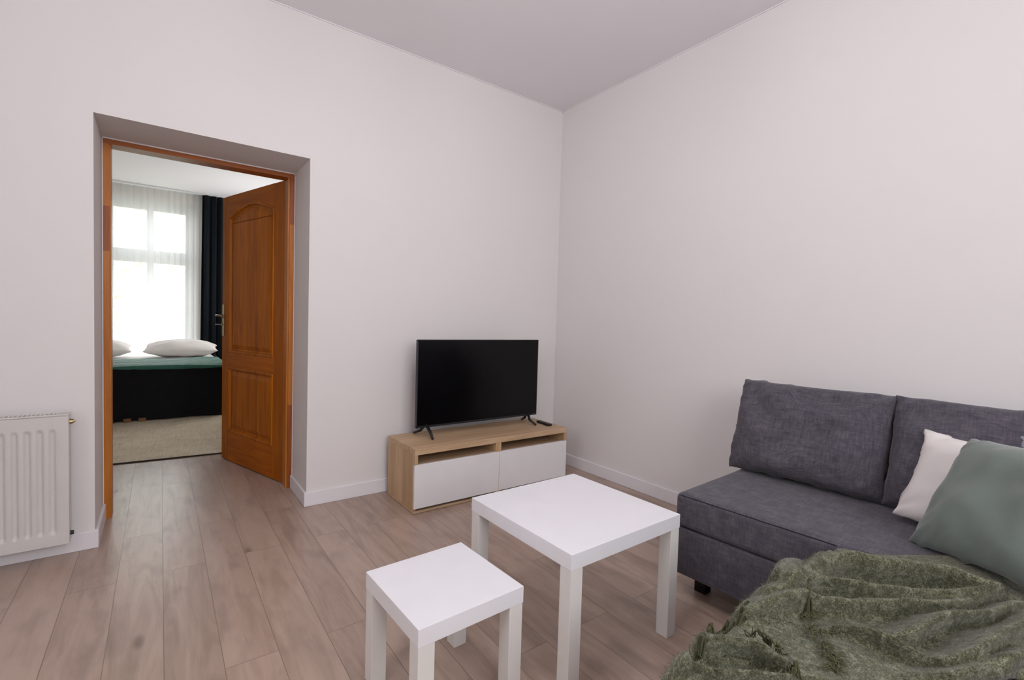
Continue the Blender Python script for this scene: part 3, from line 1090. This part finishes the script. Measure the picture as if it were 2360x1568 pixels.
# bed
BXL, BXR, BYF, BYB = -3.75, -2.03, 3.16, 5.0
bd = empty('double_bed', ((BXL + BXR) / 2, (BYF + BYB) / 2, .013))
tag(bd, 'double bed with black skirt and emerald cover seen through the doorway', 'bed')
w2, l2 = (BXR - BXL) / 2, (BYB - BYF) / 2
bm = bmesh.new()
def skirt(u, v):
    per = [(-w2, l2), (-w2, -l2), (w2, -l2), (w2, l2)]
    seglen = [2 * l2, 2 * w2, 2 * l2]
    tot_ = sum(seglen)
    s_ = u * tot_
    k_i = 0
    while k_i < 2 and s_ > seglen[k_i]:
        s_ -= seglen[k_i]
        k_i += 1
    a, b = Vector(per[k_i]), Vector(per[k_i + 1])
    d = (b - a).normalized()
    p = a + d * s_
    nrm = Vector((d.y, -d.x))
    k = (1 - v)
    off = .004 + .016 * k * fbm(u * 26, v * 1.5) + .012 * k * math.sin(u * 60 + 2 * v)
    p = p + nrm * off
    return (p.x, p.y, .012 + .53 * v)
grid(bm, 240, 22, skirt)
link('bed_skirt', bm, M['bedskirt'], bd, smooth=True)
link('bed_base', bx(-w2 + .02, w2 - .02, -l2 + .03, l2, .06, .30), M['bedskirt'], bd)
link('mattress', bx(-w2 + .01, w2 - .01, -l2 + .012, l2, .30, .545, bevel=.05, seg=4), M['sheet'], bd, smooth=True)
for xx in (-.16, -.02, .10):
    link('leg', bx(xx - .03, xx + .03, -l2 - .030, -l2 + .05, .0, .034), M['pallet'], bd)
for xx, yy in ((-w2 + .1, l2 - .1), (w2 - .1, l2 - .1), (-w2 + .1, -l2 + .1), (w2 - .1, -l2 + .1)):
    link('leg', bx(xx - .03, xx + .03, yy - .03, yy + .03, 0, .06), M['pallet'], bd)
# emerald cover over the foot of the bed
bm = bmesh.new()
def cover(u, v):
    # v: 0 hem on the front, rises over the edge and runs back on top; u across
    x = -w2 - .02 + (2 * w2 + .06) * u
    arc = v * .95
    hang = .016 + .008 * math.sin(u * 11) + .008 * fbm(u * 12, 1)
    s_ = arc * 1.0
    if s_ < hang:
        y = -l2 - .020 - .006 * math.sin(u * 30)
        z = .532 - (hang - s_)
    else:
        q = s_ - hang
        r_ = .04
        a = min(q / r_, math.pi / 2)
        y = -l2 - .020 + r_ * (1 - math.cos(a)) + max(0, q - r_ * math.pi / 2)
        z = .532 + r_ * .55 * math.sin(a) - .0
    z += .010 * math.exp(-((math.fmod(arc * 18 + .6 * math.sin(u * 7), 1.0) - .5) / .2) ** 2) + .008 * fbm(u * 5, v * 5)
    if x > w2 - .03:
        d = x - (w2 - .03)
        z -= d * d * 26 + d * .4
        x -= d * .25
    return (x, y, z + .012)
grid(bm, 150, 90, cover)
o = link('emerald_cover', bm, M['emerald'], None, smooth=True, loc=bd.location)
so = o.modifiers.new('thickness', 'SOLIDIFY')
so.thickness = .008
tag(o, 'emerald green satin cover spread over the foot of the bed', 'bedspread')

o = link('bed_pillow', cushion(.78, .50, .22, ear=.06, box_=.55, power=2.4, wr=.02, seed=31), M['pil_white'], None, smooth=True)
place(o, (-2.43, 4.32, .645), (1, -.06, 0), (0, 1, .10))
tag(o, 'plump white bed pillow nearer the dark curtain', 'pillow')
o = link('bed_pillow', cushion(.78, .50, .22, ear=.06, box_=.55, power=2.4, wr=.02, seed=37), M['pil_white'], None, smooth=True)
place(o, (-3.31, 4.36, .640), (1, .04, 0), (0, 1, .12))
tag(o, 'white bed pillow cut off by the left side of the door frame', 'pillow')
bm = bmesh.new()
for q in range(3):
    box(bm, -.17 + q * .012, .15 - q * .006, -.12, .12 - q * .01, .004 + q * .008, .011 + q * .008, bevel=.003)
o = link('folded_towel', bm, M['towel'], None, smooth=False, loc=(-2.52, 4.00, .560), rot=(0, 0, R(3)))
tag(o, 'folded grey towel lying in front of the right bed pillow', 'towel')

# outdoors behind the bedroom window
g = link('lawn', bx(-30, 25, YW + .6, 60, -.9, -.8), M['grass'])
struct(g, 'green lawn outside the bedroom window')
def tree(name, x, y, h, r_, n, label, seed):
    q = random.Random(seed)
    t = empty(name, (x, y, -.8))
    tag(t, label, 'tree', 'trees outside the bedroom window')
    bm = bmesh.new()
    tube(bm, [(0, 0, 0), (.05, 0, h * .4), (-.05, .05, h * .8)], [.16, .12, .04], 10)
    for k_ in range(7):
        a = q.uniform(0, 6.28)
        z = h * q.uniform(.35, .7)
        tube(bm, [(0, 0, z), (r_ * .45 * math.cos(a), r_ * .45 * math.sin(a), z + .5), (r_ * .8 * math.cos(a), r_ * .8 * math.sin(a), z + 1.1)], [.05, .03, .012], 6)
    link('trunk', bm, M['bark'], t)
    bm = bmesh.new()
    for _ in range(n):
        while True:
            p = Vector((q.uniform(-1, 1), q.uniform(-1, 1), q.uniform(-1, 1)))
            if p.length < 1 and fbm(p.x * 2.5 + seed, p.y * 2.5, p.z * 2.5) > -.15:
                break
        p = Vector((p.x * r_, p.y * r_, h * .68 + p.z * h * .42))
        s_ = q.uniform(.05, .1)
        e1 = Vector((q.uniform(-1, 1), q.uniform(-1, 1), q.uniform(-1, 1))).normalized()
        e2 = e1.orthogonal().normalized()
        bm.faces.new([bm.verts.new(p + v) for v in (e1 * s_, e2 * s_ * .5, -e1 * s_, -e2 * s_ * .5)])
    link('foliage', bm, M['leaf'], t)
tree('garden_tree', -3.6, 11.5, 4.2, 1.7, 2600, 'leafy spring tree nearest the bedroom window outside', 3)
tree('garden_tree', -.6, 17.5, 4.2, 2.1, 2400, 'smaller leafy tree farther off on the right outside the bedroom window', 5)

# unseen pendant lamp above the sitting area, placed to brighten ceiling and door recess
def glow_material(name, col, strength):
    k = NT(name)
    k.b.inputs['Emission Color'].default_value = col
    k.b.inputs['Emission Strength'].default_value = strength
    return k.set(col, 0.4, 0.3)
PX, PY, PZ = -1.9, -1.9, 2.40
lp = empty('pendant_lamp', (PX, PY, H))
tag(lp, 'unseen round frosted globe pendant lamp hanging above the sitting area', 'lamp')
link('canopy', tube(bmesh.new(), [(0, 0, 0), (0, 0, -.03)], [.06, .055], 24), M['white'], lp)
link('cord', tube(bmesh.new(), [(0, 0, -.03), (0, 0, PZ - H + .13)], .004, 8), M['plastic'], lp)
bm = bmesh.new()
bmesh.ops.create_uvsphere(bm, u_segments=32, v_segments=20, radius=.14)
link('globe', bm, glow_material('frosted_lit_globe', (1.0, 0.985, 1.0, 1), LAMP), lp, smooth=True, loc=(0, 0, PZ - H))
